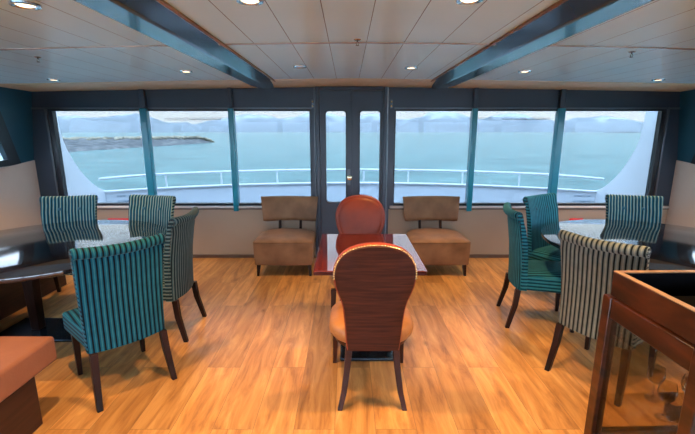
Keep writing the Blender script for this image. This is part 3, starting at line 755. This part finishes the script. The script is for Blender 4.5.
def make_balloon_chair():
    t = empty('balloon_back_chair')
    # outline of the back: half widths by height (local faces +y)
    hs = [(.385, .150), (.43, .155), (.50, .160), (.58, .165), (.65, .172), (.70, .184), (.74, .200), (.79, .216), (.84, .223), (.88, .223), (.92, .213), (.96, .194), (.99, .170), (1.015, .135), (1.032, .09), (1.041, .045), (1.043, 0)]
    Ls = [(-w, z) for z, w in hs]; Rs = [(w, z) for z, w in hs[:-1]][::-1]; ol = Ls + Rs
    yb = lambda z: -.222 - .20 * max(0, z - .40) ** 1.3          # centre plane leaning back
    czc = .80
    def shape(y_off, k, bow):
        out = []
        for x, z in ol:
            xx = x * k; zz = (.7 + (z - .7) * k) if k < .7 else czc + (z - czc) * (1 - (1 - k) * .6) if z > czc else z + (1 - k) * .05
            out.append((xx, yb(zz) + y_off + bow * (1 - (xx / .23) ** 2) - .0, zz))
        return out
    fr = MB(); fr.loft([shape(-.022, .1, -.016), shape(-.022, .6, -.016), shape(-.030, .94, -.016), shape(-.026, .985, -.013), shape(-.012, 1.0, -.01), shape(.012, 1.0, -.01), shape(.024, .97, -.008), shape(.026, .93, -.006), shape(.02, .6, -.006), shape(.02, .1, -.006)])
    bk = fr.build('backrest', M['rust_leather'], t, angle=60)
    pb = MB(); pb.loft([shape(-.026, .955, -.016), shape(-.034, .95, -.016), shape(-.037, .92, -.018), shape(-.038, .6, -.018), shape(-.038, .3, -.018), shape(-.038, .05, -.018)]); pb.build('back_panel', M['back_panel'], bk)
    pf = MB(); pf.loft([shape(.022, .88, -.002), shape(.034, .86, .0), shape(.043, .74, .004), shape(.046, .5, .006), shape(.046, .2, .006), shape(.046, .04, .006)]); pf.build('back_cushion', M['rust_leather'], bk, angle=60)
    # nailheads round the upper rim, seen from behind
    nl = MB(); sh = shape(-.029, .972, -.0155)
    P = [Vector(p) for p in sh if p[2] > .80]
    L = [(P[i + 1] - P[i]).length for i in range(len(P) - 1)]; tot = sum(L); nN = 46
    for k in range(nN + 1):
        d = tot * k / nN; i = 0
        while i < len(L) - 1 and d > L[i]: d -= L[i]; i += 1
        nl.dome(P[i].lerp(P[i + 1], min(1, d / L[i])), .0062, (0, -1, .15), n=6)
    nl.build('nailhead_trim', M['brass'], bk)
    # seat: rounded-front cushion
    so = []
    n = 40
    for k in range(n):
        a = 2 * PI * k / n; cx_, sy_ = math.cos(a), math.sin(a)
        ex = .62
        x = math.copysign(abs(cx_) ** ex, cx_) * (.262 if sy_ > -.2 else .262 - .03 * (-sy_ - .2)); y = math.copysign(abs(sy_) ** ex, sy_) * .245 + .035
        so.append((x, y))
    def ring(k, z): return [(x * k, .035 + (y - .035) * k, z) for x, y in so]
    st = MB().loft([ring(.84, .373), ring(.93, .382), ring(.985, .40), ring(1.01, .43), ring(.985, .458), ring(.93, .476), ring(.75, .488), ring(.4, .494), ring(.1, .495)]).build('seat', M['tan_leather'], t, angle=60)
    MB().loft([ring(.86, .372), ring(.89, .376), ring(.89, .388), ring(.86, .39)]).build('seat_rail', M['grey_piping'], t)
    MB().loft([ring(.84, .340), ring(.86, .345), ring(.86, .3715), ring(.84, .3715)]).build('apron', M['brown_leg'], t)
    for s in (-1, 1):
        MB().leg([(s * .225, .225, .375, .022), (s * .228, .228, .25, .019), (s * .232, .235, .1, .015), (s * .236, .24, 0, .0135)]).build('leg', M['brown_leg'], t, bevel=.004)
        MB().leg([(s * .130, -.190, .44, .019), (s * .140, -.195, .33, .02), (s * .150, -.205, .22, .018), (s * .166, -.225, .1, .0165), (s * .190, -.255, 0, .0145)]).build('leg', M['brown_leg'], t, bevel=.004)
    return t
bc = make_balloon_chair(); bc.location = (.146, 2.325, 0)
tag(bc, 'round-backed chair nearest the camera, brown back edged with brass nails, tan leather seat', 'chair', 'round-backed chairs at the small red table')
b2 = copy_tree(bc); b2.location = (.115, 3.225, 0); b2.rotation_euler = (0, 0, PI)
tag(b2, 'rust leather round-backed chair behind the small red table, facing the camera', 'chair', 'round-backed chairs at the small red table')

def make_lounge():
    t = empty('lounge_chair')     # faces -y ; local origin under the middle of the seat
    n = 24
    def outline(k):
        o = [(-.335, -.30), (.335, -.30)]; o = []
        W = .33
        o += [(W * u, -.30 - .012 * (1 - u * u)) for u in [i / 6 - 1 for i in range(13)]]
        for i in range(0, n + 1):
            a = PI * i / n
            o.append((W * math.copysign(abs(math.cos(a)) ** .62, math.cos(a)) * 1.0, .0 + .30 * abs(math.sin(a)) ** .8))
        return [(x * k, y * k) for x, y in o]
    def ring(k, z, bot=0): return [(x, y, z) for x, y in outline(k)]
    MB().loft([ring(.955, .135), ring(.975, .145), ring(.99, .22), ring(1.0, .33), ring(1.0, .385)]).build('seat_base', M['taupe'], t, angle=50)
    MB().loft([ring(.99, .3855), ring(1.01, .392), ring(1.0, .405), ring(.95, .418), ring(.75, .436), ring(.4, .446), ring(.05, .448)]).build('seat', M['taupe'], t, angle=70)
    cols = []
    for u in [i / 8 - 1 for i in range(17)]:
        k = 1 if abs(u) < .95 else .55
        cy = .345 - .075 * u * u; ring_ = []
        for dy, z in ((-.028, .525), (-.034, .56), (-.028, .70), (-.018, .80), (.0, .818), (.026, .81), (.034, .78), (.030, .60), (.020, .52), (0, .51)):
            hw = .325 + .028 * (z - .52) / .3
            ring_.append((u * hw, cy + dy * k + (z - .52) * .12, z if k == 1 else .665 + (z - .665) * .975 + .006))
        cols.append(ring_)
    MB().loft(cols).build('backrest', M['taupe'], t, angle=60)
    for s in (-1, 1):
        MB().leg([(s * .13, .26, .36, .016), (s * .13, .31, .44, .016), (s * .13, .352, .60, .014)]).build('back_post', M['dark_wood'], t, bevel=.003)
        MB().leg([(s * .285, -.255, .15, .022), (s * .297, -.268, 0, .013)]).build('leg', M['dark_wood'], t, bevel=.003)
        MB().leg([(s * .20, .20, .15, .022), (s * .205, .225, 0, .013)]).build('leg', M['dark_wood'], t, bevel=.003)
    return t
lc = make_lounge(); lc.location = (-.717, 4.58, 0); tag(lc, 'low armless taupe lounge chair by the wall, left of the double door', 'chair', 'low taupe lounge chairs beside the door')
l2 = copy_tree(lc); l2.location = (1.036, 4.58, 0); tag(l2, 'low armless taupe lounge chair by the wall, right of the double door', 'chair', 'low taupe lounge chairs beside the door')

# bench in the near left corner and banquette under the left wall
bn = empty('upholstered_bench', (-2.3, 1.70, 0)); tag(bn, 'terracotta leather bench end on a dark wooden base at the lower left', 'bench')
mb = MB(); mb.box(-.72, .61, -.42, .42, .30, .452); mb.build('seat_cushion', M['bench_leather'], bn, bevel=.02, seg=4)
MB().box(-.66, .595, -.36, .255, 0, .299).build('base', M['bench_base'], bn, bevel=.006)
bq = empty('banquette', (-3.42, 3.2, 0)); tag(bq, 'dark red built-in banquette under the left wall behind the round table', 'banquette')
MB().box(-.42, .41, -.95, .85, 0, .33).build('base', M['bench_base'], bq, bevel=.006)
MB().box(-.42, .43, -.95, .85, .331, .43).build('seat_cushion', M['bench_leather'], bq, bevel=.02, seg=4)

for s, x0, x1 in ((-1, -3.05, -2.6), (1, 2.83, 3.0)):
    o = MB().box(x0, x1, YW - .03, YW - .013, .485, .525).build('wall_strip', M['red'], bevel=.004)
    tag(o, 'thin red strip on the beige wall under the windows, behind the %s table' % ('left' if s < 0 else 'right'), 'wall strip', 'red strips on the window wall')

# glass-sided cabinet in the near right corner
cb = empty('display_cabinet', (1.268, 1.28, 0)); cb.rotation_euler = (0, 0, R(1.5))
tag(cb, 'reddish wooden glass-sided cabinet with a black tray top at the lower right', 'cabinet')
Wd, Dp, TH = .62, .56, .825
for x in (0, Wd - .055):
    for y in (0, Dp - .055):
        MB().box(x, x + .055, y, y + .055, 0, TH).build('post', M['cab_wood'], cb, bevel=.004)
r = MB()
for x in (.006, Wd - .046): r.box(x, x + .04, .055, Dp - .055, TH - .10, TH - .002); 
for y in (.006, Dp - .046): r.box(.055, Wd - .055, y, y + .04, TH - .10, TH - .002)
r.build('top_rail', M['cab_wood'], cb, bevel=.004)
r = MB()
for x in (.006, Wd - .046): r.box(x, x + .04, .055, Dp - .055, .02, .08)
for y in (.006, Dp - .046): r.box(.055, Wd - .055, y, y + .04, .02, .08)
r.build('bottom_rail', M['cab_wood'], cb, bevel=.004)
g = MB(); g.box(.02, .024, .055, Dp - .055, .08, TH - .10); g.build('glass_pane', M['smoked'], cb, smooth=False)
g = MB(); g.box(.055, Wd - .055, Dp - .024, Dp - .02, .08, TH - .10); g.build('glass_pane', M['cab_glass'], cb, smooth=False)
g = MB(); g.box(.03, Wd - .03, .03, Dp - .03, .288, .295); g.build('glass_shelf', M['cab_glass'], cb, smooth=False)
ix, iy = .022, .018
t0, t1 = TH + .001, .95
r = MB(); r.box(ix, ix + .028, iy, Dp - iy, t0, t1 - .004); r.box(Wd - ix - .028, Wd - ix, iy, Dp - iy, t0, t1 - .004)
r.box(ix + .028, Wd - ix - .028, iy, iy + .028, t0, t1 - .004); r.box(ix + .028, Wd - ix - .028, Dp - iy - .028, Dp - iy, t0, t1 - .004)
tr = r.build('tray', M['cab_wood'], cb, bevel=.003)
r = MB(); r.box(ix, ix + .028, iy, Dp - iy, t1 - .0035, t1); r.box(Wd - ix - .028, Wd - ix, iy, Dp - iy, t1 - .0035, t1)
r.box(ix + .028, Wd - ix - .028, iy, iy + .028, t1 - .0035, t1); r.box(ix + .028, Wd - ix - .028, Dp - iy - .028, Dp - iy, t1 - .0035, t1)
r.build('worn_rim', M['cab_edge'], tr)
r = MB(); r.box(ix + .0285, Wd - ix - .0285, iy + .0285, Dp - iy - .0285, t0, t0 + .006)
r.box(ix + .0285, ix + .0315, iy + .0285, Dp - iy - .0285, t0 + .006, t1 - .006); r.box(Wd - ix - .0315, Wd - ix - .0285, iy + .0285, Dp - iy - .0285, t0 + .006, t1 - .006)
r.box(ix + .0315, Wd - ix - .0315, iy + .0285, iy + .0315, t0 + .006, t1 - .006); r.box(ix + .0315, Wd - ix - .0315, Dp - iy - .0315, Dp - iy - .0285, t0 + .006, t1 - .006)
r.build('tray_liner', M['black'], tr, smooth=False)
# stemmed glasses on the glass shelf
def goblet():
    return MB().lathe([(.033, 0), (.032, .003), (.006, .008), (.004, .02), (.004, .075), (.01, .085), (.03, .105), (.038, .13), (.037, .155), (.032, .178),
                       (.030, .178), (.035, .155), (.036, .13), (.028, .108), (.006, .09), (.001, .088)], n=24).build('wine_glass', M['goblet'])
w0 = goblet()
gl = [(1.52, 1.765, 'the leftmost seen through the pane'), (1.40, 1.50, 'nearest the pane'), (1.47, 1.63, 'in the middle'), (1.62, 1.68, 'partly behind the right post')]
for i, (x, y, w) in enumerate(gl):
    o = w0 if i == 0 else w0.copy()
    if i: C.objects.link(o)
    o.location = (x, y, .296)
    tag(o, 'clear stemmed wine glass inside the wooden cabinet, ' + w, 'wine glass', 'wine glasses in the cabinet')

# ------------------------------------------------------------------ sky, camera
w = bpy.data.worlds.new('overcast_sky'); bpy.context.scene.world = w; w.use_nodes = True; nt = w.node_tree
bg = nt.nodes['Background']; tc = N(nt, 'ShaderNodeTexCoord'); s = N(nt, 'ShaderNodeSeparateXYZ'); nt.links.new(tc.outputs['Generated'], s.inputs[0])
rp = ramp(nt, [(0, (1.50, 1.58, 1.68, 1)), (.04, (1.62, 1.68, 1.76, 1)), (.14, (1.75, 1.84, 1.95, 1)), (.4, (1.6, 2.0, 2.55, 1)), (1, (1.65, 2.2, 2.95, 1))])
nt.links.new(s.outputs[2], rp.inputs[0])
mp = N(nt, 'ShaderNodeMapping'); mp.inputs['Scale'].default_value = (2.2, 2.2, 14); nt.links.new(tc.outputs['Generated'], mp.inputs['Vector'])
no = N(nt, 'ShaderNodeTexNoise'); no.inputs['Scale'].default_value = 1.6; no.inputs['Detail'].default_value = 5; nt.links.new(mp.outputs[0], no.inputs['Vector'])
mr = N(nt, 'ShaderNodeMapRange'); mr.inputs[1].default_value = .35; mr.inputs[2].default_value = .7; mr.inputs[3].default_value = .94; mr.inputs[4].default_value = 1.12
nt.links.new(no.outputs['Fac'], mr.inputs[0])
mx = N(nt, 'ShaderNodeVectorMath', operation='SCALE'); nt.links.new(rp.outputs[0], mx.inputs[0]); nt.links.new(mr.outputs[0], mx.inputs['Scale'])
az = N(nt, 'ShaderNodeMapRange'); az.interpolation_type = 'SMOOTHSTEP'      # unseen sky behind the camera, brightened to fill the room with daylight
az.inputs[1].default_value = .62; az.inputs[2].default_value = -.7; az.inputs[3].default_value = 1.0; az.inputs[4].default_value = BACK_FILL
nt.links.new(s.outputs[1], az.inputs[0])
m2 = N(nt, 'ShaderNodeVectorMath', operation='SCALE'); nt.links.new(mx.outputs[0], m2.inputs[0]); nt.links.new(az.outputs[0], m2.inputs['Scale'])
tn = N(nt, 'ShaderNodeMix'); tn.data_type = 'RGBA'; tn.blend_type = 'MULTIPLY'; tn.inputs[7].default_value = (.86, 1.0, 1.16, 1)
a2 = N(nt, 'ShaderNodeMapRange'); a2.inputs[1].default_value = .62; a2.inputs[2].default_value = -.2; nt.links.new(s.outputs[1], a2.inputs[0])
nt.links.new(a2.outputs[0], tn.inputs[0]); nt.links.new(m2.outputs[0], tn.inputs[6]); nt.links.new(tn.outputs[2], bg.inputs['Color']); bg.inputs['Strength'].default_value = 1.0

cam = bpy.data.cameras.new('camera'); co = bpy.data.objects.new('camera', cam); C.objects.link(co)
co.location = (0, 0, 1.6); co.rotation_euler = (R(90) - math.atan(85 / 400), 0, 0)
cam.sensor_width = 36; cam.lens = 36 * 400 / 695; cam.clip_end = 20000; cam.clip_start = .05
bpy.context.scene.camera = co
sc = bpy.context.scene
sc.view_settings.view_transform = 'Standard'; sc.view_settings.look = 'None'; sc.view_settings.gamma = 1; sc.view_settings.use_curve_mapping = False
sc.view_settings.exposure = .46
sc.cycles.volume_bounces = 4
